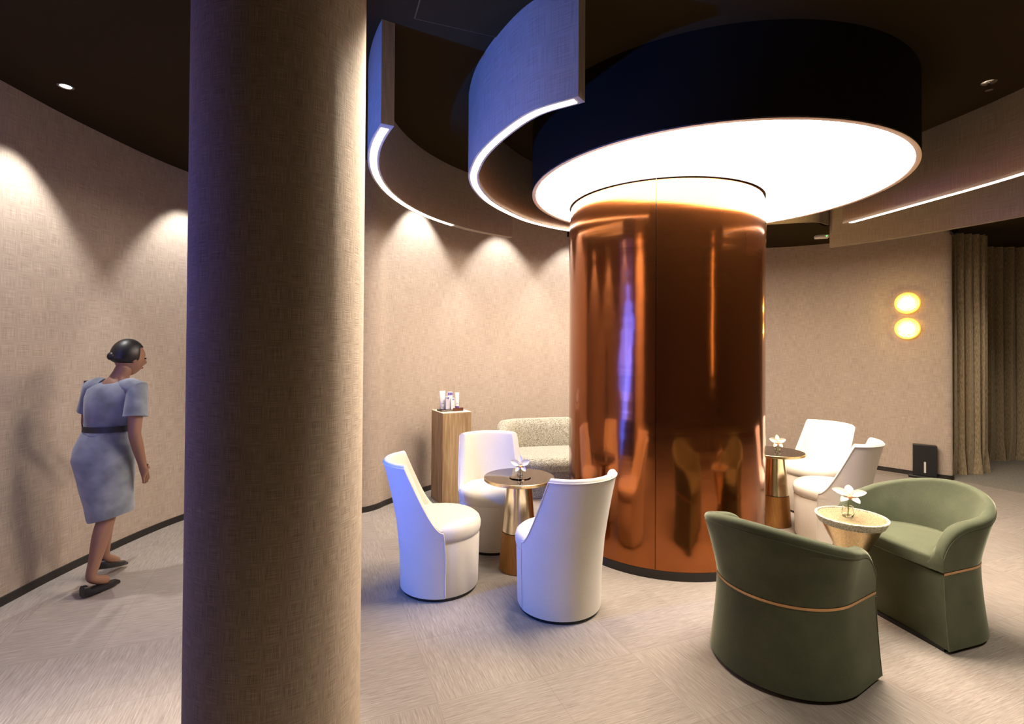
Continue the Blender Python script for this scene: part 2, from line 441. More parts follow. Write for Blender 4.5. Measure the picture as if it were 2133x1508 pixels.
tag(sheet('trim_1', spline([(2.0, 6.098), (2.97, 5.948), (3.45, 5.828), (3.70, 5.96)], 6), SOFR, CEIL, -.01, 'baffle_linen'), kind='structure')
wl = spline([(-2.2, -3.4), (-2.55, -1.6), (-2.78, -.2), (-2.90, 1.0), (-2.98, 2.1), (-3.015, 3.02), (-3.028, 3.35), (-3.02, 3.70), (-2.985, 4.16), (-2.90, 4.57), (-2.70, 5.1), (-2.35, 5.7), (-1.9, 6.3), (-1.5, 6.8)], 8)
wb = spline([(-1.62, 6.9), (-1.68, 6.1), (-1.70, 5.3), (-1.67, 4.98), (-1.58, 4.80), (-1.46, 4.745), (-1.365, 4.775), (-1.278, 4.875), (-1.188, 5.06), (-.86, 5.555), (-.35, 6.08), (.35, 6.50), (1.2, 6.85), (2.2, 7.15)], 8)
wr = spline([(2.2, 7.15), (3.0, 7.32), (3.67, 7.32), (4.28, 7.03), (4.76, 6.535), (4.971, 6.30), (5.16, 6.13), (5.235, 6.085), (5.275, 6.10), (5.290, 6.17), (5.288, 6.4), (5.27, 7.2), (5.25, 9.3)], 8)
for nm, P, h in (('left', wl, SOFL), ('back', wb, CEIL), ('right', wr, SOFR)):
    tag(sheet('wall_' + nm, P, 0, h, .05, 'wall_linen'), kind='structure')
    tag(sheet('baseboard_' + nm, P, 0, .052, -.012, 'black_baseboard'), kind='structure')
tag(sheet('wall_front', [(8.5, -3.4), (-2.3, -3.4)], 0, CEIL, .05, 'dark_wall'), kind='structure')
tag(sheet('wall_side', [(8.45, 9.4), (8.45, -3.4)], 0, CEIL, .05, 'dark_wall'), kind='structure')
tag(sheet('wall_far', [(5.2, 9.3), (8.45, 9.3)], 0, CEIL, .05, 'wall_linen'), kind='structure')

# ------------------------------------------------------------------ fabric column in the foreground
t = empty('fabric_column', (-.757, 1.666, 0), 0, 'thick round column wrapped in woven brown linen in the foreground', 'column')
circ = [Vector((.26 * math.cos(2 * PI * i / 96 + 2), .26 * math.sin(2 * PI * i / 96 + 2))) for i in range(97)]
vs = []; uv = []; fs = []
for i, p in enumerate(circ):
    s = 2 * PI * .26 * i / 96
    for z in (.05, CEIL): vs.append((p.x, p.y, z)); uv.append((s, z))
for i in range(96): fs.append((2 * i, 2 * i + 2, 2 * i + 3, 2 * i + 1))
mk('linen_wrap', vs, fs, 'column_linen', t, uvs=uv)
lathe('skirting', [(.0, 0), (.252, 0), (.252, .05), (0, .05)], 'black_baseboard', t)

# ------------------------------------------------------------------ mirrored column
CX, CY, CR = 1.225, 4.148, .753
t = empty('mirrored_column', (CX, CY, 0), 0, 'wide round column clad in glossy bronze mirror panels under the glowing disc', 'column')
seam = math.atan2(-.96, -.275)       # towards the visible joint
# joint seen at px 1366 -> direction from axis
sx_, sy_ = (1366 - 1066.5) / 1061.07, 1.0
tt = None
a_, b_, c_ = sx_ ** 2 + 1, -2 * (sx_ * CX + CY), CX * CX + CY * CY - CR * CR
tt = (-b_ - math.sqrt(b_ * b_ - 4 * a_ * c_)) / (2 * a_)
seam = math.atan2(tt - CY, tt * sx_ - CX)
gap = .005
for k in range(3):
    a0 = seam + k * 2 * PI / 3 + gap / 2; a1 = seam + (k + 1) * 2 * PI / 3 - gap / 2
    lathe('mirror_panel', [(CR - .012, .06), (CR, .06), (CR, 1.2), (CR, 2.0), (CR + .002, 2.2), (CR + .006, 2.4), (CR + .007, 2.47), (CR + .004, 2.53), (CR - .002, 2.61), (CR - .010, 2.700), (CR - .02, 2.700), (CR - .012, 2.4), (CR - .012, .06)], 'bronze_mirror', t, n=96, a0=a0, a1=a1)
lathe('core', [(0, .05), (CR - .014, .05), (CR - .014, 2.695), (0, 2.695)], 'black_plastic', t, n=96)
lathe('skirting', [(0, 0), (CR + .004, 0), (CR + .004, .058), (0, .058)], 'black_baseboard', t, n=128)
lathe('top_ring', [(CR - .014, 2.700), (CR + .004, 2.700), (CR + .004, 2.709), (CR - .014, 2.709), (CR - .014, 2.700)], 'black_plastic', t, n=128)
lathe('neck', [(0, 2.695), (.60, 2.695), (.60, 2.775), (0, 2.775)], 'rim_trim', t, n=96)

# ------------------------------------------------------------------ luminous drum
DX, DY, DR = 1.5126, 4.0407, 1.358
t = empty('ceiling_drum_light', (DX, DY, 2.776), 0, 'huge black drum with a glowing white disc underside around the bronze column', 'ceiling light')
lathe('drum_shell', [(DR - .012, .0), (DR, .0), (DR, CEIL - 2.776), (DR - .012, CEIL - 2.776), (DR - .012, 0)], 'drum_fabric', t, n=160)
lathe('rim_trim', [(DR - .030, -.001), (DR - .0, -.001), (DR - .0, .008), (DR - .030, .008), (DR - .030, -.001)], 'rim_trim', t, n=160)
lathe('diffuser', [(0, .006), (DR - .030, .006), (DR - .030, .03), (0, .03)], 'diffuser_glow', t, n=160)

# ------------------------------------------------------------------ curved ceiling baffles
BZ = 2.74
def baffle(P, th, strip, label, s0=0, s1=None, z1=CEIL):
    t = empty('curved_ceiling_baffle', (P[len(P) // 2].x, P[len(P) // 2].y, BZ), 0, label, 'ceiling panel', None)
    L0 = Vector((t.location.x, t.location.y))
    Q = [p - L0 for p in P]
    sheet('panel', Q, 0, z1 - BZ, th, 'baffle_linen', t)
    if strip:
        Nn = normals2(Q); q = [Q[i] - Nn[i] * th * .5 for i in range(len(Q))][s0:s1]
        sheet('light_strip', [p + n * abs(th) * .27 for p, n in zip(q, normals2(q))], -.003, .004, abs(th) * .54, 'strip_glow', t)
        # dropped lips either side of the strip
    return t
def v2(l): return [Vector(p) for p in l]
A = [Vector((1.1176 + 2.119 * math.cos(math.radians(a)), 3.7838 + 2.119 * math.sin(math.radians(a)))) for a in [210.6 - 87.4 * i / 60 for i in range(61)]]
baffle(A, -.072, True, 'curved linen ceiling baffle nearest the fabric column, light strip along its lower edge', 1, 46)
B = spline(v2([(.307, 2.398), (.090, 2.550), (-.080, 2.810), (-.222, 3.130), (-.295, 3.420), (-.316, 3.62), (-.300, 3.86), (-.222, 4.19), (-.050, 4.56), (.170, 4.88), (.56, 5.20), (1.15, 5.45), (1.8, 5.38)]), 8)
baffle(B, -.072, True, 'curved linen ceiling baffle with bluish outer face hugging the black drum', 1, 84)
D = spline(v2([(3.132, 4.824), (3.225, 4.40), (3.300, 4.03), (3.365, 3.70), (3.402, 3.378), (3.41, 2.9), (3.36, 2.4), (3.22, 1.9)]), 8)
baffle(D, .072, True, 'curved ceiling baffle with light strip at right, in front of its plain neighbour', 1, -1)
Ee = spline(v2([(3.708, 5.946), (4.04, 5.50), (4.30, 5.02), (4.52, 4.49), (4.70, 3.9), (4.78, 3.2)]), 8)
baffle(Ee, .05, False, 'plain unlit curved ceiling baffle at right, hanging nearest the wall lamps', z1=CEIL - .003)

# ------------------------------------------------------------------ downlights, sprinkler, detector
for i, (l, a, k) in enumerate(WASHERS):
    if i == 2: continue
    lab = ['small lit recessed downlight in the corridor ceiling above the walking person'] + ['recessed downlight behind the fabric column'] * 2 + ['recessed downlight washing the back wall nearest the corridor', 'middle one of the downlights washing the back wall', 'recessed downlight washing the back wall above the sofa']
    t = empty('recessed_downlight', l, 0, lab[i], 'downlight', 'wall washing downlights')
    lathe('trim_ring', [(.030, -.004), (.042, -.004), (.042, 0), (.030, 0), (.030, -.004)], 'black_plastic' if i else 'chrome', t, n=32)
    lathe('lens', [(0, -.002), (.030, -.002), (.030, 0), (0, 0)], 'downlight_glow', t, n=32)
t = empty('sprinkler_head', (3.112, 3.315, CEIL), 0, 'small chrome sprinkler head on the dark ceiling at upper right', 'sprinkler')
lathe('escutcheon', [(0, -.008), (.034, -.006), (.042, 0), (0, 0)], 'chrome', t, n=32)
lathe('stem', [(0, -.045), (.007, -.045), (.010, -.008), (0, -.008)], 'chrome', t, n=16)
lathe('deflector', [(0, -.050), (.020, -.050), (.020, -.046), (0, -.046)], 'chrome', t, n=24)
t = empty('ceiling_detector', (3.958, 6.453, SOFR), math.radians(-20), 'small white detector with green light on the low ceiling beside the bronze column', 'detector')
box('housing', -.11, .05, -.045, .045, -.045, 0, 'white_plastic', t, bevel=.015)
box('status_light', .01, .025, -.049, -.044, -.03, -.018, 'sensor_green', t)
# access panel
ux = Vector((.356, .132)).normalized(); uy = Vector((.132, -.356)).normalized()
p0 = Vector((-.534, 2.696)); q = [p0, p0 + ux * .62, p0 + ux * .62 + uy * .62, p0 + uy * .62]
ctr = (q[0] + q[2]) / 2
t = empty('ceiling_access_panel', (ctr.x, ctr.y, CEIL), 0, 'flush square access panel in the brown ceiling by the hanging baffles', 'access panel')
ins = [(ctr + (p - ctr) * .972) - ctr for p in q]; out = [p - ctr for p in q]
poly_slab('panel', [(p.x, p.y) for p in ins], -.006, 0, 'ceiling_paint', t)
poly_slab('shadow_gap', [(p.x, p.y) for p in out], -.003, 0, 'black_plastic', t)
t = empty('ceiling_spotlight', (5.20, 6.02, SOFR), 0, 'small black ceiling spotlight at the top corner beside the curtain', 'spotlight')
box('bracket', -.012, .012, -.012, .012, -.05, 0, 'black_plastic', t)
lathe('lamp_head', [(0, -.03), (.022, -.03), (.024, .04), (0, .04)], 'black_plastic', t, n=20, loc=(0.03, 0, -.065)).rotation_euler = (0, math.radians(70), 0)

# ------------------------------------------------------------------ cream barrel chairs
def barrel_chair(loc, rz, label):
    t = empty('barrel_chair', loc, rz, label, 'chair', 'cream barrel chairs around the small tables')
    R0 = .250
    PH, PC = 93, 60
    def rad(z): return R0 + .012 * min(z / .45, 1)
    def top(ph):
        a = abs(ph)
        if a <= PC: return .835 - .012 * (1 - math.cos(math.radians(a * 1.5)))*0
        tq = (a - PC) / (PH - PC); return .44 +   .395 * (1 - tq) ** 1.9
    def pos(ph, r, z):
        k = max(0, (z - .30) / .53)
        lean = .115 * k ** 1.35
        a = math.radians(ph); fl = 1 + .06 * k
        return (r * math.sin(a) * fl, -r * math.cos(a) * (1 - .04 * k) - lean, z)
    cols = []
    phs = sorted(set([-PH + 2 * PH * i / 72 for i in range(73)] + [-PC, PC, -PC - 1, PC + 1]))
    for ph in phs:
        h = top(ph); pts = []
        for s in [0, .25, .5, .62, .72, .82, .9, .96]: 
            z = .022 + (h - .03) * s; pts.append(pos(ph, rad(z), z))
        th = .048 if abs(ph) < 80 else .048 - .03 * (abs(ph) - 80) / 13
        rr = th / 2; zc = h - rr
        for k in range(7):
            b = PI * k / 6; pts.append(pos(ph, rad(h) - rr + rr * math.cos(b), zc + rr * math.sin(b)))
        for s in [.2, .45, .7, 1.0]:
            z = zc + (.36 - zc) * s; pts.append(pos(ph, rad(h) - th - .012 * s, z))
        cols.append(pts)
    vs, fs = loft(cols, True, True, False)
    mk('backrest', vs, fs, 'cream_fabric', t)
    # piping on the outer edge
    path = [pos(-PH, rad(z) + .001, z) for z in (.03, .15, .28, .38)]
    path += [pos(p, rad(top(p)) + .001, top(p) - .020) for p in phs]
    path += [pos(PH, rad(z) + .001, z) for z in (.38, .28, .15, .03)]
    tube('piping', path, .0042, 'cream_piping', t, n=6)
    lathe('base', [(0, .022), (.247, .022), (.250, .03), (.258, .34), (.252, .357), (0, .357)], 'cream_fabric', t, n=72)
    lathe('seat', [(0, .350), (.246, .352), (.259, .362), (.265, .385), (.266, .415), (.258, .440), (.238, .456), (.19, .466), (.1, .472), (0, .474)], 'cream_fabric', t, n=72)
    lathe('plinth', [(0, 0), (.238, 0), (.238, .022), (0, .022)], 'black_plastic', t, n=48)
    return t
def rzF(fx, fy): return math.atan2(fy, fx) - PI / 2
CH = [
    ((-.464, 3.343, 0), rzF(.97, .22), 'cream barrel chair with blue light on its back, left of the round table'),
    ((.292, 3.10, 0), rzF(-.5, .86), 'cream barrel chair seen from behind in front of the bronze column'),
    ((-.145, 4.04, 0), rzF(.20, -.97), 'cream barrel chair facing the camera in front of the wooden pedestal'),
    ((2.60, 4.17, 0), rzF(-.66, .75), 'cream barrel chair turned away, behind the green armchairs'),
    ((2.90, 4.90, 0), rzF(-.91, -.41), 'farthest cream barrel chair at right, facing the gold-stemmed table'),
]
c0 = barrel_chair(*CH[0])
for l, r, lab in CH[1:]: copy_tree(c0, l, r, lab)

# ------------------------------------------------------------------ round tables with tapered stem
def round_table(loc, rz, label):
    t = empty('round_side_table', loc, rz, label, 'table', 'round tables with tapered brass stems')
    lathe('table_top', [(0, .632), (.243, .632), (.243, .640), (0, .640)], 'smoked_mirror', t, n=96)
    lathe('top_rim', [(.20, .618), (.244, .618), (.248, .621), (.248, .638), (.2435, .6405), (.2432, .632), (.20, .631), (.20, .618)], 'brushed_brass', t, n=96)
    lathe('stem', [(0, .618), (.086, .618), (.118, .268), (0, .268)], 'satin_gold', t, n=64)
    lathe('joint_ring', [(0, .268), (.114, .268), (.114, .262), (0, .262)], 'black_plastic', t, n=64)
    lathe('foot', [(0, .262), (.119, .262), (.138, .004), (0, .004)], 'bronze_leather', t, n=64)
    lathe('glide', [(0, .0), (.132, .0), (.132, .004), (0, .004)], 'black_plastic', t, n=48)
    return t
T1, T2 = (.055, 3.60, 0), (2.335, 4.54, 0)
t1 = round_table(T1, 0, 'round mirror-topped table with tapered stem among the three left cream chairs')
copy_tree(t1, T2, 0, 'round mirror-topped table with gold stem at the right side of the bronze column')

# ------------------------------------------------------------------ orchids in little glass pots
def petal_mesh(Lp, Wp, cup, tip=.35, n=8, m=6):
    P = []
    for i in range(n + 1):
        s = i / n; wd = Wp * math.sin(PI * min(1, (s * .92 + .06))) ** .7
        row = []
        for j in range(m + 1):
            q = -1 + 2 * j / m
            row.append(Vector((s * Lp, q * wd / 2, cup * s * s * Lp + .25 * wd * q * q - tip * .0)))
        P.append(row)
    return P
def orchid(loc, rz, pot, size, tilt, label, with_tray=False, lean=(0, 0)):
    t = empty('orchid_in_glass', loc, rz, label, 'flower', 'orchids in small glass pots')
    z0 = 0
    if with_tray:
        lathe('coaster', [(0, 0), (.074, 0), (.076, .003), (.074, .006), (0, .006)], 'smoked_mirror', t, n=48); z0 = .006
    r = pot
    lathe('glass_pot', [(0, z0), (r * .8, z0), (r, z0 + r * .5), (r * .9, z0 + r * 1.2), (r * .78, z0 + r * 1.45), (r * .95, z0 + r * 1.7), (r * .87, z0 + r * 1.7), (r * .7, z0 + r * 1.45),
                        (r * .82, z0 + r * 1.1), (r * .9, z0 + r * .5), (r * .7, z0 + r * .15), (0, z0 + r * .12)], 'clear_glass', t, n=32)
    top = Vector((lean[0], lean[1], z0 + r * 1.7 + size * .42))
    tube('flower_stem', [(0, 0, z0 + r * .2), (lean[0] * .3, lean[1] * .3 - .004, z0 + r * 1.2), tuple(top)], .0028, 'stem', t, n=6)
    M = Matrix.Rotation(tilt, 3, 'X')
    for k, (ang, ln, wd, cup) in enumerate([(90, .56, .30, .12), (162, .60, .38, .18), (18, .60, .38, .18), (234, .52, .28, .1), (306, .52, .28, .1)]):
        rows = petal_mesh(size * ln, size * wd, cup); A_ = Matrix.Rotation(math.radians(ang), 3, 'Z')
        vs = []; n = len(rows); m = len(rows[0])
        for side in (0, 1):
            for row in rows:
                for p in row: vs.append(M @ (A_ @ (p + Vector((0, 0, -.0015 * side)))) + top)
        fs = []
        for s in (0, 1):
            for i in range(n - 1):
                for j in range(m - 1):
                    a = s * n * m + i * m + j; fs.append((a, a + 1, a + m + 1, a + m))
        mk('petal', vs, fs, 'petal', t)
    ell('lip', M @ Vector((0, -size * .12, size * .07)) + top, (size * .085, size * .13, size * .06), 'lip_yellow', t, 14, 8)
    ell('lip_edge', M @ Vector((0, -size * .19, size * .12)) + top, (size * .09, size * .07, size * .03), 'lip_red', t, 12, 6)
    ell('flower_column', M @ Vector((0, size * .02, size * .08)) + top, (size * .03, size * .05, size * .04), 'petal', t, 12, 6)
    return t
orchid((.062, 3.57, .6405), .1, .020, .115, math.radians(62), 'white orchid in a glass pot on a dark coaster on the left round table', True)
orchid((2.345, 4.50, .6405), -.25, .024, .115, math.radians(60), 'white orchid in a glass pot on the gold-stemmed table by the column', False)

# ------------------------------------------------------------------ sage tub armchairs
def d_outline(R, cx, cy, nb=56, ns=8, nf=14, concave=0.0):
    """starts at front left corner (+Y front), goes round the back to the front right corner, then along the front"""
    pts = []
    a_s = math.radians(82)
    bl = Vector((-R * math.sin(a_s), -R * math.cos(a_s)))
    for i in range(ns): pts.append(Vector((-cx, cy)).lerp(bl, i / ns))
    for i in range(nb + 1):
        a = -a_s + 2 * a_s * i / nb; pts.append(Vector((R * math.sin(a), -R * math.cos(a))))
    for i in range(1, ns + 1): pts.append(Vector((-bl.x, bl.y)).lerp(Vector((cx, cy)), i / ns))
    open_n = len(pts)
    for i in range(1, nf):
        s = i / nf; pts.append(Vector((cx - 2 * cx * s, cy - concave * math.sin(PI * s))))
    return pts, open_n
def tub_chair(loc, rz, label):
    t = empty('tub_armchair', loc, rz, label, 'armchair', 'sage velvet tub armchairs')
    WZ = .392
    rings = []
    for k in range(9):
        z = .02 + (WZ - .02) * k / 8; f = (1 - k / 8) ** 1.6
        pts, on = d_outline(.312 + .033 * f, .338 + .026 * f, .185 + .0 * f, concave=.022 * f + .004)
        rings.append([(p.x, p.y, z) for p in pts])
    vs, fs = loft(rings); mk('skirt', vs, fs, 'sage_velvet', t)
    # seams at front corners
    for s in (-1, 1):
        tube('corner_seam', [(s * (.339 + .026 * (1 - z / WZ) ** 1.6), .186, z) for z in (.02, .1, .2, .3, .38)], .003, 'sage_velvet', t, n=6)
    pts, on = d_outline(.306, .33, .178)
    vs, fs = loft([[(p.x, p.y, 0) for p in pts], [(p.x, p.y, .02) for p in pts]]); mk('plinth', vs, fs, 'black_plastic', t)
    pts, on = d_outline(.314, .340, .187)
    vs, fs = loft([[(p.x, p.y, WZ) for p in pts[:on]] + [(p.x * .86, p.y * .86, WZ) for p in reversed(pts[:on])],
                   [(p.x, p.y, WZ + .012) for p in pts[:on]] + [(p.x * .86, p.y * .86, WZ + .012) for p in reversed(pts[:on])]])
    mk('trim_band', vs, fs, 'gold_band', t)
    # shell
    B0 = WZ + .014
    pts, on = d_outline(.312, .338, .190, nb=72, ns=14); P = pts[:on]; Nn = normals2(P)
    if Nn[on // 2].dot(Vector((0, -1))) < 0: Nn = [-n for n in Nn]
    d = [0]
    for i in range(1, on): d.append(d[-1] + (P[i] - P[i - 1]).length)
    T = d[-1]; cols = []
    for i in range(on):
        e = min(d[i], T - d[i]); g = min(1, e / (T / 2))
        hb = .645 + .115 * (.5 - .5 * math.cos(PI * min(1, max(0, (e - .10) / (T / 2 - .10)))))
        q = min(1, (e + .012) / .21); h = B0 + .02 + (hb - B0 - .02) * math.sqrt(max(0, 1 - (1 - q) ** 2))
        th = (.056 + .02 * max(0, 1 - e / .35)) * min(1, .6 + e / .12 * .4)
        fl_ = min(1, .12 + .88 * max(0, e - .03) / .27)
        def F(z): return .088 * fl_ * max(0, (z - B0) / .36) ** 1.15
        col = []
        for s in (0, .2, .4, .6, .8, .93):
            z = B0 + (h - .022 - B0) * s; q2 = P[i] + Nn[i] * F(z); col.append((q2.x, q2.y, z))
        r1 = min(.026, (h - B0) * .45)
        for k in range(9):
            b = PI * k / 8; z = h - r1 + r1 * math.sin(b); off = F(h - r1) - th / 2 + th / 2 * math.cos(b)
            q2 = P[i] + Nn[i] * off; col.append((q2.x, q2.y, z))
        for s in (.3, .6, .85, 1):
            zt = h - r1; z = zt + (B0 - zt) * s; off = F(h - r1) * (1 - s) - th - .022 * math.sin(PI * min(1, s * .8)) - .012 * s
            q2 = P[i] + Nn[i] * off; col.append((q2.x, q2.y, z))
        cols.append(col)
    vs, fs = loft(cols, True, True, False); mk('backrest', vs, fs, 'sage_velvet', t)
    # welt along the outer top edge
    tube('welt', [Vector(c[5]) for c in cols], .003, 'sage_velvet', t, n=6)
    # cushion
    pts, on2 = d_outline(.245, .276, .196, concave=-.008)
    rr = []
    for z, k in ((B0 - .006, .965), (B0 + .002, 1.0), (B0 + .05, 1.0), (B0 + .062, .985), (B0 + .068, .95), (B0 + .074, .7), (B0 + .077, .35)):
        rr.append([(p.x * k, (p.y + .02) * k - .02, z) for p in pts])
    vs, fs = loft(rr); mk('seat_cushion', vs, fs, 'sage_velvet', t)
    return t
g1 = tub_chair((1.372, 2.572, 0), rzF(.777, .629), 'sage green velvet tub armchair with its back to the camera')
copy_tree(g1, (2.325, 2.99, 0), rzF(-.975, -.22), 'sage green velvet tub armchair at far right, open towards the camera')

# ------------------------------------------------------------------ glass and gold cone table
G3 = (1.94, 2.915, 0)
t = empty('cone_side_table', G3, 0, 'gold cone side table with sparkling crystal glass top between the green armchairs', 'table')
lathe('glass_top', [(.150, .556), (.162, .559), (.182, .598), (.180, .601), (.167, .601), (.154, .562), (.150, .556)], 'crystal_glass', t, n=96)
lathe('inner_surface', [(0, .558), (.151, .558), (.164, .594), (0, .594)], 'gold_leaf', t, n=96)
lathe('cone', [(0, .30), (.034, .30), (.036, .325), (.152, .557), (0, .557)], 'brushed_brass', t, n=96)
lathe('foot', [(0, 0), (.115, 0), (.115, .012), (.034, .30), (0, .30)], 'brushed_brass', t, n=96)
orchid((1.930, 2.93, .5945), -.5, .032, .145, math.radians(28), 'white orchid in a glass pot on the gold cone table', False, (.008, 0))

# ------------------------------------------------------------------ pedestal and products
PA, PB, PCc = Vector((-.826, 5.269)), Vector((-.672, 4.985)), Vector((-.405, 5.135))
PD = PA + PCc - PB; pc = (PA + PCc) / 2
t = empty('display_pedestal', (pc.x, pc.y, 0), 0, 'tall square wooden display pedestal against the left part of the back wall', 'pedestal')
sq = [(p - pc) for p in (PA, PB, PCc, PD)]
vs, fs = loft([[(p.x, p.y, 0) for p in sq], [(p.x, p.y, .893) for p in sq]]); mk('body', vs, fs, 'oak_travertine', t, smooth=False, bevel=.003)
vs, fs = loft([[(p.x, p.y, .893) for p in sq], [(p.x, p.y, .900) for p in sq]]); mk('top', vs, fs, 'pedestal_top', t, smooth=False, bevel=.002)
ex = (PCc - PB).normalized(); rzp = math.atan2(ex.y, ex.x)
ey = Vector((-ex.y, ex.x))
def on_ped(u, v): q = pc + ex * u + ey * v; return (q.x, q.y)
x, y = on_ped(-.012, -.02)
t = empty('display_tray', (x, y, .900), rzp, 'clear acrylic tray with brown front plate on the wooden pedestal', 'tray')
box('acrylic_base', -.125, .105, -.055, .07, 0, .018, 'acrylic', t, bevel=.003)
box('front_plate', .0, .110, -.063, -.056, .0, .034, 'tray_brown', t, bevel=.001)
box('side_plate', -.125, -.0, -.063, -.056, .0, .030, 'acrylic', t, bevel=.001)
def item(kind, u, v, h, wd, dp, label, prints, name):
    x, y = on_ped(u - .012, v - .02)
    t = empty(name, (x, y, .9185), rzp, label, 'tube' if kind == 'tube' else 'box', 'skincare products on the pedestal')
    if kind == 'tube':
        box('cap', -wd * .38, wd * .38, -dp * .4, dp * .4, 0, h * .16, prints[0], t, bevel=.004)
        rings = []
        for k in range(9):
            s = k / 8; a = wd / 2 * (.86 + .2 * s); b_ = dp / 2 * (1 - s) + .0015
            rings.append([(a * math.cos(2 * PI * j / 24), b_ * math.sin(2 * PI * j / 24), h * .16 + h * .84 * s) for j in range(24)])
        vs, fs = loft(rings); mk('tube_body', vs, fs, 'tube_white', t)
        box('printed_mark', -wd * .2, wd * .2, -dp * .5, -dp * .40, h * .30, h * .36, prints[1], t)
    else:
        box('carton', -wd / 2, wd / 2, -dp / 2, dp / 2, 0, h, 'tube_lilac' if kind == 'lilac' else 'tube_white', t, bevel=.002)
        for (z0, z1, x0, x1, m) in prints: box('printed_mark', x0 * wd, x1 * wd, -dp / 2 - .0008, -dp / 2 + .001, z0 * h, z1 * h, m, t)
item('tube', -.085, .022, .185, .062, .04, 'wide white squeeze tube at the left end of the display tray', ('tube_lilac', 'print_grey'), 'squeeze_tube')
item('lilac', -.048, -.018, .128, .040, .030, 'pale carton with dark mark between the wide tube and the white carton', [(.82, .97, -.3, -.08, 'print_navy'), (.82, .97, .08, .3, 'print_navy'), (.35, .38, -.3, .3, 'print_grey')], 'product_carton')
item('white', -.004, .026, .172, .052, .030, 'tallest carton printed with violet bars at the middle of the tray', [(.80, .96, -.45, -.12, 'print_violet'), (.80, .96, -.06, .18, 'print_violet'), (.80, .96, .24, .45, 'print_violet')], 'product_carton')
item('white', .006, -.022, .112, .040, .030, 'small white carton with dark mark at the front of the tray', [(.82, .97, -.1, .1, 'print_violet'), (.82, .97, .18, .34, 'print_navy'), (.3, .33, -.3, .3, 'print_grey')], 'product_carton')
item('tube', .066, .0, .165, .044, .034, 'slim white squeeze tube with violet cap at the right end of the tray', ('print_violet', 'print_grey'), 'squeeze_tube')

# ------------------------------------------------------------------ boucle sofa
t = empty('curved_sofa', (.78, 5.62, 0), math.radians(9), 'rounded pale boucle sofa against the back wall behind the bronze column', 'sofa')
def stad(cx, hw, hd, n=20, cy=0):
    pts = []
    r = hd
    for i in range(n + 1):
        a = PI / 2 + PI * i / n; pts.append((cx - hw + r + r * math.cos(a), cy + r * math.sin(a)))
    for i in range(n + 1):
        a = -PI / 2 + PI * i / n; pts.append((cx + hw - r + r * math.cos(a), cy + r * math.sin(a)))
    return pts
def puff(name, cx, hw, hd, z0, z1, r, mat, parent, cy=0):
    rings = []
    for k in range(7):
        b = -PI / 2 + PI / 2 * k / 6; rings.append([(x, y, z0 + r + r * math.sin(b)) for x, y in stad(cx, hw - r * (1 - math.cos(b)), hd - r * (1 - math.cos(b)), cy=cy)])
    for k in range(7):
        b = PI / 2 * k / 6; rings.append([(x, y, z1 - r + r * math.sin(b)) for x, y in stad(cx, hw - r * (1 - math.cos(b)), hd - r * (1 - math.cos(b)), cy=cy)])
    vs, fs = loft(rings); return mk(name, vs, fs, mat, parent)
puff('seat', 0, .90, .36, .285, .435, .07, 'boucle', t, cy=-.08)
puff('base', 0, .80, .25, .0, .30, .01, 'boucle', t, cy=-.06)
# backrest wraps the rear and curls at both ends
cen = [Vector((-.86, -.10)), Vector((-.88, .05)), Vector((-.80, .19)), Vector((-.62, .27)), Vector((-.3, .30)), Vector((0, .305)), Vector((.3, .30)), Vector((.62, .27)), Vector((.80, .19)), Vector((.88, .05)), Vector((.86, -.10))]
cen = spline(cen, 6); Nn = normals2(cen); cols = []
for i, p in enumerate(cen):
    s = i / (len(cen) - 1); e = min(s, 1 - s)
    q = min(1, e / .16); zt = .56 + .185 * math.sin(q * PI / 2); hw = .085 * (.75 + .25 * q); zb = .27
    col = []
    for k in range(16):
        a = 2 * PI * k / 16; ca, sa = math.cos(a), math.sin(a)
        xx = hw * math.copysign(abs(ca) ** .7, ca); zz = (zt + zb) / 2 + (zt - zb) / 2 * math.copysign(abs(sa) ** .55, sa)
        col.append((p.x + Nn[i].x * xx, p.y + Nn[i].y * xx, zz))
    cols.append(col)
vs, fs = loft(cols); mk('backrest', vs, fs, 'boucle', t)

# ------------------------------------------------------------------ wall lamps
def wall_at(px):   # point on the right wall under image column px
    best = None
    for p in wr[20:64]:
        e = abs(p.x / p.y - (px - 1066.5) / 1061.07)
        if best is None or e < best[0]: best = (e, p)
    return best[1]
wr_f = spline([(p.x, p.y) for p in wr], 10)
best = min(((abs(p.x / p.y - (1892 - 1066.5) / 1061.07), i) for i, p in enumerate(wr_f) if p.y < 7 and p.x < 5.2))
wp = wr_f[best[1]]; wn_ = normals2(wr_f)[best[1]]
if wn_.dot(-wp) < 0: wn_ = -wn_
rz_w = math.atan2(wn_.y, wn_.x) - PI / 2
for z, lab in ((2.125, 'upper of the two glowing amber glass disc wall lamps'), (1.808, 'lower of the two glowing amber glass disc wall lamps')):
    t = empty('wall_lamp', (wp.x + wn_.x * .0, wp.y + wn_.y * .0, z), rz_w, lab, 'wall lamp', 'amber glass wall lamps')
    o = lathe('mount', [(0, 0), (.05, 0), (.05, .028), (0, .028)], 'brushed_brass', t, n=32); o.rotation_euler = (-PI / 2, 0, 0)
    o = lathe('glass_disc', [(0, .028), (.100, .028), (.126, .034), (.132, .046), (.126, .058), (.118, .060), (.108, .054), (.06, .060), (0, .064)], 'sconce_glass', t, n=64); o.rotation_euler = (-PI / 2, 0, 0)
for z in (2.125, 1.808):
    l = bpy.data.lights.new('wall_lamp_light', 'POINT'); l.energy = 1.3; l.color = (1, .66, .12); l.shadow_soft_size = .03
    o = bpy.data.objects.new('wall_lamp_light', l); C.objects.link(o); o.location = (wp.x + wn_.x * .11, wp.y + wn_.y * .11, z)
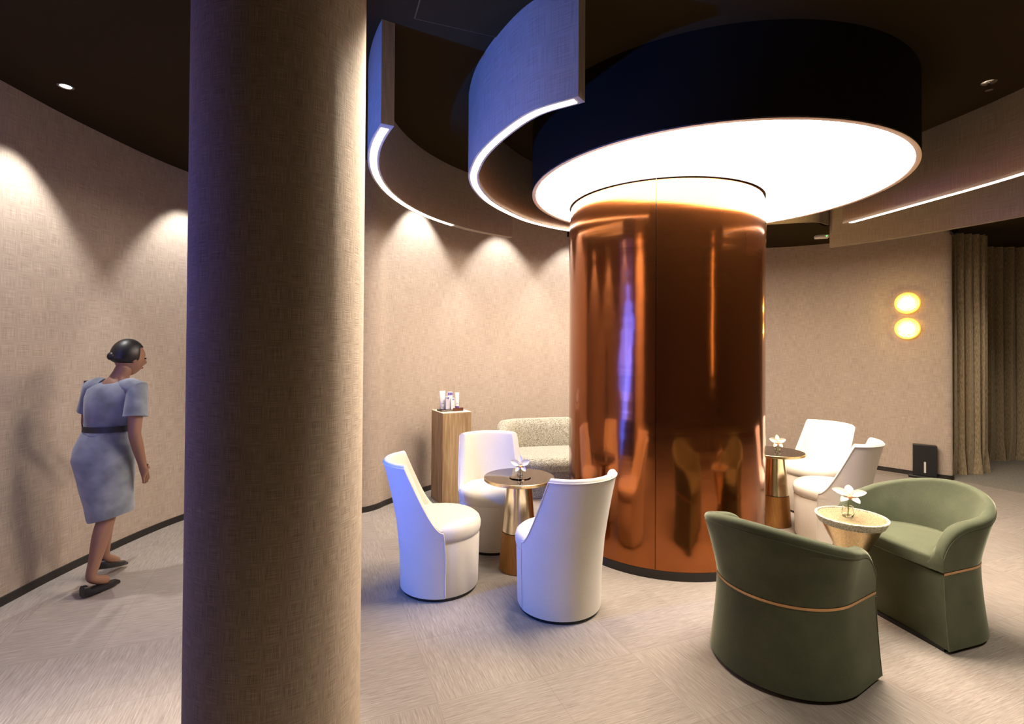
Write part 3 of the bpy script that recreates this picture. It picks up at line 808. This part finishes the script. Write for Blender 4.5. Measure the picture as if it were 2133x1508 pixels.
# scent diffuser standing by the wall
t = empty('scent_diffuser', (5.005, 6.165, 0), math.atan2(-.18, .20) + .12, 'black floor-standing box with a pale vertical slot by the wall under the amber lamps', 'diffuser')
box('foot', -.17, .15, -.07, .05, 0, .03, 'black_plastic', t, bevel=.006)
box('housing', -.125, .10, -.05, .05, .03, .40, 'black_plastic', t, bevel=.004)
box('slot', -.022, -.002, -.0515, -.049, .07, .20, 'grey_slot', t)

# ------------------------------------------------------------------ curtains
def curtain(P, amp, wl_, label, z0=.006, z1=SOFR - .004, ph=0):
    base = spline(P, 40); Nn = normals2(base); q = []; s = 0; rnd = random.Random(int(P[0][0] * 100))
    S_ = [0]
    for i in range(1, len(base)): S_.append(S_[-1] + (base[i] - base[i - 1]).length)
    tot = S_[-1]; n = int(tot / .006)
    vs = []; uv = []; fs = []; rows = [0, .04, .10, .2, .5, 1.0]
    k = 0; W = []
    for i in range(n + 1):
        d = tot * i / n
        while k < len(S_) - 2 and S_[k + 1] < d: k += 1
        f = (d - S_[k]) / max(1e-6, S_[k + 1] - S_[k]); p = base[k].lerp(base[k + 1], f); nn = Nn[k]; tt_ = Vector((-nn.y, nn.x))
        w_ = 2 * PI * d / wl_ + .9 * math.sin(d * 5.1 + ph) + .5 * math.sin(d * 11.3)
        for r in rows:
            a = amp * (1 + .25 * math.sin(d * 7 + 2)) * (.75 + .25 * r)
            push = .03 * (1 - min(1, r / .10)) * math.sin(w_ * .5 + 1)
            off = a * math.sin(w_) + .25 * a * math.sin(2 * w_ + 1) + push
            pp = p + nn * off + tt_ * (.02 * math.sin(w_ * 1.5) * (1 - r))
            for sd in (0, 1):
                vs.append((pp.x + nn.x * .006 * sd, pp.y + nn.y * .006 * sd, z0 + (z1 - z0) * r)); uv.append((d, r * 3))
    m = len(rows) * 2
    for i in range(n):
        for r in range(len(rows) - 1):
            for sd in (0, 1):
                a = i * m + r * 2 + sd; fs.append((a, a + 2, a + m + 2, a + m))
        fs.append((i * m, i * m + 1, (i + 1) * m + 1, (i + 1) * m)); a = i * m + m - 2; fs.append((a, a + 1, a + m + 1, a + m))
    return tag(mk('curtain', vs, fs, 'curtain_cloth', uvs=uv), label, 'curtain', 'olive brown curtains')
curtain([(5.37, 6.33), (5.62, 6.34), (5.86, 6.38), (6.02, 6.50)], .045, .105, 'olive brown curtain gathered right beside the end of the linen wall')
curtain([(6.25, 7.02), (6.8, 7.16), (7.5, 7.2), (8.2, 7.1)], .055, .15, 'olive brown curtain farther back at the right edge, light shining between its folds')

# ------------------------------------------------------------------ blue display panel, left of the camera
t = empty('blue_display_cabinet', (-2.52, 1.44, 0), math.radians(48), 'tall black cabinet with blue glowing niches on the left wall', 'display cabinet')
box('frame', -.06, 0, -.62, .62, 0, 2.96, 'black_plastic', t)
for z0, z1 in ((.54, .64), (.75, 1.0), (1.14, 1.98)):
    box('niche_glow', 0, .008, -.16, .16, z0, z1, 'blue_glow', t)
    for y0, y1 in ((-.6, -.2), (.2, .6)): box('niche_panel', 0, .008, y0, y1, z0, z1, 'blue_dim', t)
box('top_panel', 0, .008, -.6, .6, 2.05, 2.9, 'blue_dim', t)

t = empty('vertical_light_bar', (4.5, -.5, 0), 0, 'slim upright light bar standing behind the camera', 'lamp')
box('base_plate', -.12, .12, -.12, .12, 0, .02, 'black_plastic', t)
box('post', -.012, .012, -.012, .012, .02, 1.1, 'black_plastic', t)
lathe('light_tube', [(0, 1.1), (.014, 1.1), (.014, 3.05), (0, 3.05)], 'bar_glow', t, n=12)
# ------------------------------------------------------------------ walking person
def person():
    t = empty('person', (-2.57, 3.22, 0), 0, 'person in grey short-sleeved dress and black flats walking along the corridor', 'person')
    O = Vector((-2.57, 3.22, 0))
    W = lambda x, y, z: Vector((x, y, z)) - O
    J = dict(pelvis=W(-2.572, 3.22, .87), waist=W(-2.550, 3.22, 1.02), chest=W(-2.520, 3.23, 1.19), neck=W(-2.497, 3.235, 1.335), skull=W(-2.462, 3.26, 1.43),
             rs=W(-2.355, 3.21, 1.275), re=W(-2.335, 3.16, 1.00), rw=W(-2.36, 3.27, .78),
             ls=W(-2.665, 3.25, 1.275), le=W(-2.745, 3.30, 1.03), lw=W(-2.735, 3.46, .86),
             rh=W(-2.535, 3.21, .84), rk=W(-2.552, 3.235, .47), ra=W(-2.592, 3.155, .105), rt=W(-2.565, 3.27, .045),
             lh=W(-2.635, 3.23, .84), lk=W(-2.665, 3.37, .48), la=W(-2.70, 3.40, .14), lt=W(-2.695, 3.52, .06))
    vs = []; idx = {}; rad = []
    def V(n, p, r): idx[n] = len(vs); vs.append(p); rad.append(r)
    V('pelvis', J['pelvis'], (.125, .095)); V('waist', J['waist'], (.105, .08)); V('chest', J['chest'], (.125, .09)); V('neck', J['neck'], (.048, .048)); V('skull', J['skull'], (.05, .05))
    E = [('pelvis', 'waist'), ('waist', 'chest'), ('chest', 'neck'), ('neck', 'skull')]
    for s in 'rl':
        V(s + 's', J[s + 's'], (.050, .050)); m_ = (J[s + 's'] + J[s + 'e']) / 2; V(s + 'm', m_, (.044, .044)); V(s + 'e', J[s + 'e'], (.036, .036)); V(s + 'f', J[s + 'e'].lerp(J[s + 'w'], .35), (.036, .036)); V(s + 'w', J[s + 'w'], (.024, .024))
        E += [('chest', s + 's'), (s + 's', s + 'm'), (s + 'm', s + 'e'), (s + 'e', s + 'f'), (s + 'f', s + 'w')]
        pd_ = J[s + 'w'] - J[s + 'e']; pd_.normalize(); palm = J[s + 'w'] + pd_ * .055; V(s + 'p', palm, (.030, .018)); E.append((s + 'w', s + 'p'))
        side = Vector((0, 1, 0)) - pd_ * pd_.y; side.normalize()
        for k, (o_, l_) in enumerate(((-.021, .058), (-.007, .070), (.008, .074), (.022, .066))):
            b_ = palm + side * o_ + pd_ * .022; V(s + 'a%d' % k, b_, (.0085, .0085)); V(s + 'b%d' % k, b_ + pd_ * l_ * .55, (.0080, .0080)); V(s + 'c%d' % k, b_ + pd_ * l_ * .95 + Vector((-.008 if s == 'r' else .008, 0, 0)), (.0068, .0068))
            E += [(s + 'p', s + 'a%d' % k), (s + 'a%d' % k, s + 'b%d' % k), (s + 'b%d' % k, s + 'c%d' % k)]
        th = J[s + 'w'] + pd_ * .028 + side * .028; V(s + 't0', th, (.0105, .0105)); V(s + 't1', th + pd_ * .032 + side * .016, (.0085, .0085)); E += [(s + 'w', s + 't0'), (s + 't0', s + 't1')]
        V(s + 'h', J[s + 'h'], (.085, .085)); V(s + 'u', J[s + 'h'].lerp(J[s + 'k'], .5), (.070, .070)); V(s + 'k', J[s + 'k'], (.050, .050)); V(s + 'v', J[s + 'k'].lerp(J[s + 'a'], .3) + Vector((0, -.008, 0)), (.052, .052)); V(s + 'x', J[s + 'k'].lerp(J[s + 'a'], .75), (.034, .034)); V(s + 'n', J[s + 'a'], (.031, .031)); V(s + 'o', J[s + 't'], (.030, .024))
        E += [('pelvis', s + 'h'), (s + 'h', s + 'u'), (s + 'u', s + 'k'), (s + 'k', s + 'v'), (s + 'v', s + 'x'), (s + 'x', s + 'n'), (s + 'n', s + 'o')]
    me = bpy.data.meshes.new('body'); me.from_pydata([tuple(v) for v in vs], [(idx[a], idx[b]) for a, b in E], []); me.materials.append(MATS['skin'])
    o = bpy.data.objects.new('body', me); C.objects.link(o); o.parent = t
    sk = o.modifiers.new('skin', 'SKIN'); sk.use_smooth_shade = True
    for i, r in enumerate(rad): me.skin_vertices[0].data[i].radius = r
    for d_ in me.skin_vertices[0].data: d_.use_root = False
    me.skin_vertices[0].data[0].use_root = True
    sb = o.modifiers.new('sub', 'SUBSURF'); sb.levels = 2; sb.render_levels = 2
    # head: faces away and a little to the right
    hc = W(-2.466, 3.285, 1.462); Rh = Matrix.Rotation(math.radians(-26), 3, 'Z') @ Matrix.Rotation(math.radians(-10), 3, 'X')
    def hf(p):
        x, y, z = p
        y2 = y
        if z < 0: x *= 1 - .30 * (-z / .11) ** 1.5; y2 = y * (1 - .16 * (-z / .11)) + .012 * (-z / .11)
        nose = math.exp(-((x / .012) ** 2 + ((z + .012) / .02) ** 2)); 
        if y > 0: y2 += .022 * nose; y2 -= .006 * math.exp(-(((abs(x) - .03) / .014) ** 2 + ((z - .012) / .012) ** 2)); y2 += .005 * math.exp(-((x / .022) ** 2 + ((z + .050) / .008) ** 2))
        return Vector((x, y2, z))
    head = ell('head', hc, (.070, .088, .108), 'skin', t, 48, 40, hf, Rh)
    for s in (-1, 1):
        ell('ear', hc + Rh @ Vector((s * .071, -.004, -.002)), (.009, .017, .028), 'skin', head, 12, 8, None, Rh)
        ell('eye', hc + Rh @ Vector((s * .030, .078, .012)), (.011, .007, .006), 'eye_dark', head, 12, 8, None, Rh)
    ell('mouth', hc + Rh @ Vector((0, .083, -.050)), (.022, .006, .005), 'lip_red', head, 12, 6, None, Rh)
    def hair_fn(p):
        x, y, z = p
        if y > .03 and z < .055: y = .03 + (y - .03) * .25
        if z < -.03: z = -.03 + (z + .03) * .45; y = y - .006
        return Vector((x, y, z))
    hr = ell('hair', hc + Rh @ Vector((0, -.014, .018)), (.083, .095, .108), 'hair', t, 40, 30, hair_fn, Rh)
    ell('bun', hc + Rh @ Vector((0, -.105, -.002)), (.026, .020, .026), 'hair', hr, 20, 14, None, Rh)
    # dress
    prof = [  # z, centre x, centre y, half width, half depth
        (1.318, -2.502, 3.232, .074, .058), (1.300, -2.505, 3.230, .118, .078), (1.270, -2.512, 3.228, .160, .098), (1.215, -2.518, 3.228, .168, .112), (1.14, -2.525, 3.230, .158, .118),
        (1.075, -2.535, 3.226, .142, .108), (1.030, -2.545, 3.222, .132, .100), (.985, -2.556, 3.220, .140, .108), (.91, -2.570, 3.220, .162, .130), (.83, -2.578, 3.225, .170, .142),
        (.74, -2.576, 3.24, .156, .145), (.64, -2.572, 3.255, .138, .142), (.54, -2.566, 3.27, .122, .140), (.47, -2.562, 3.28, .113, .138), (.452, -2.562, 3.28, .108, .132)]
    rings = []
    for z, cx, cy, a, b in prof:
        ring = []
        for j in range(48):
            q = 2 * PI * j / 48; f = 1 + (.02 * math.sin(5 * q + z * 14) + .012 * math.sin(9 * q - z * 31)) * (1 if z < 1.25 else .4)
            zz = z + (.025 * math.cos(q) if z < .5 else 0)
            ring.append(W(cx + a * f * math.cos(q), cy + b * f * math.sin(q), zz))
        rings.append(ring)
    vs_, fs_ = loft(rings, False, True); dr = mk('dress', vs_, fs_, 'dress_cloth', t)
    for s in 'rl':
        a = J['chest'].lerp(J[s + 's'], .45) + Vector((0, 0, .05)); b = J[s + 's'] + Vector((0, 0, .0)); c = J[s + 's'].lerp(J[s + 'e'], .35); d_ = J[s + 's'].lerp(J[s + 'e'], .62)
        tube('sleeve', [a, a.lerp(b, .5) + Vector((0, 0, .006)), b, b.lerp(c, .5), c, d_], [.056, .060, .060, .059, .061, .066], 'dress_cloth', dr, n=20)
    rings = [[W(-2.546 + .141 * math.cos(2 * PI * j / 40), 3.222 + .110 * math.sin(2 * PI * j / 40), z) for j in range(40)] for z in (1.008, 1.045)]
    vs_, fs_ = loft(rings, False, False); mk('belt', vs_, fs_, 'belt', dr)
    # shoes
    for s in 'rl':
        an, to = J[s + 'a'], J[s + 't']; dz = 0 if s == 'r' else to.z - .045 + .02
        dirv = Vector((to.x - an.x, to.y - an.y, 0)).normalized(); sv = Vector((dirv.y, -dirv.x, 0)); heel = Vector((an.x, an.y, 0)) - dirv * .045
        rings = []
        for k in range(13):
            u = k / 12; wdt = (.026 + .016 * math.sin(PI * min(1, u * .9 + .12))) * (1 if u < .9 else .72); hgt = .052 - .018 * u + (.02 if u < .12 else 0)
            if u > .94: hgt *= .7
            if u < .05: wdt *= .7
            base_z = .012 * (1 - u) ** 2 + (0 if s == 'r' else .05 * (1 - u) + .012)
            ring = []
            for j in range(14):
                q = 2 * PI * j / 14; ring.append(heel + dirv * (.225 * u) + sv * wdt * math.cos(q) + Vector((0, 0, base_z + hgt / 2 + hgt / 2 * math.copysign(abs(math.sin(q)) ** .7, math.sin(q)))))
            rings.append(ring)
        vs_, fs_ = loft(rings); mk('shoe', vs_, fs_, 'shoe_leather', t)
person()
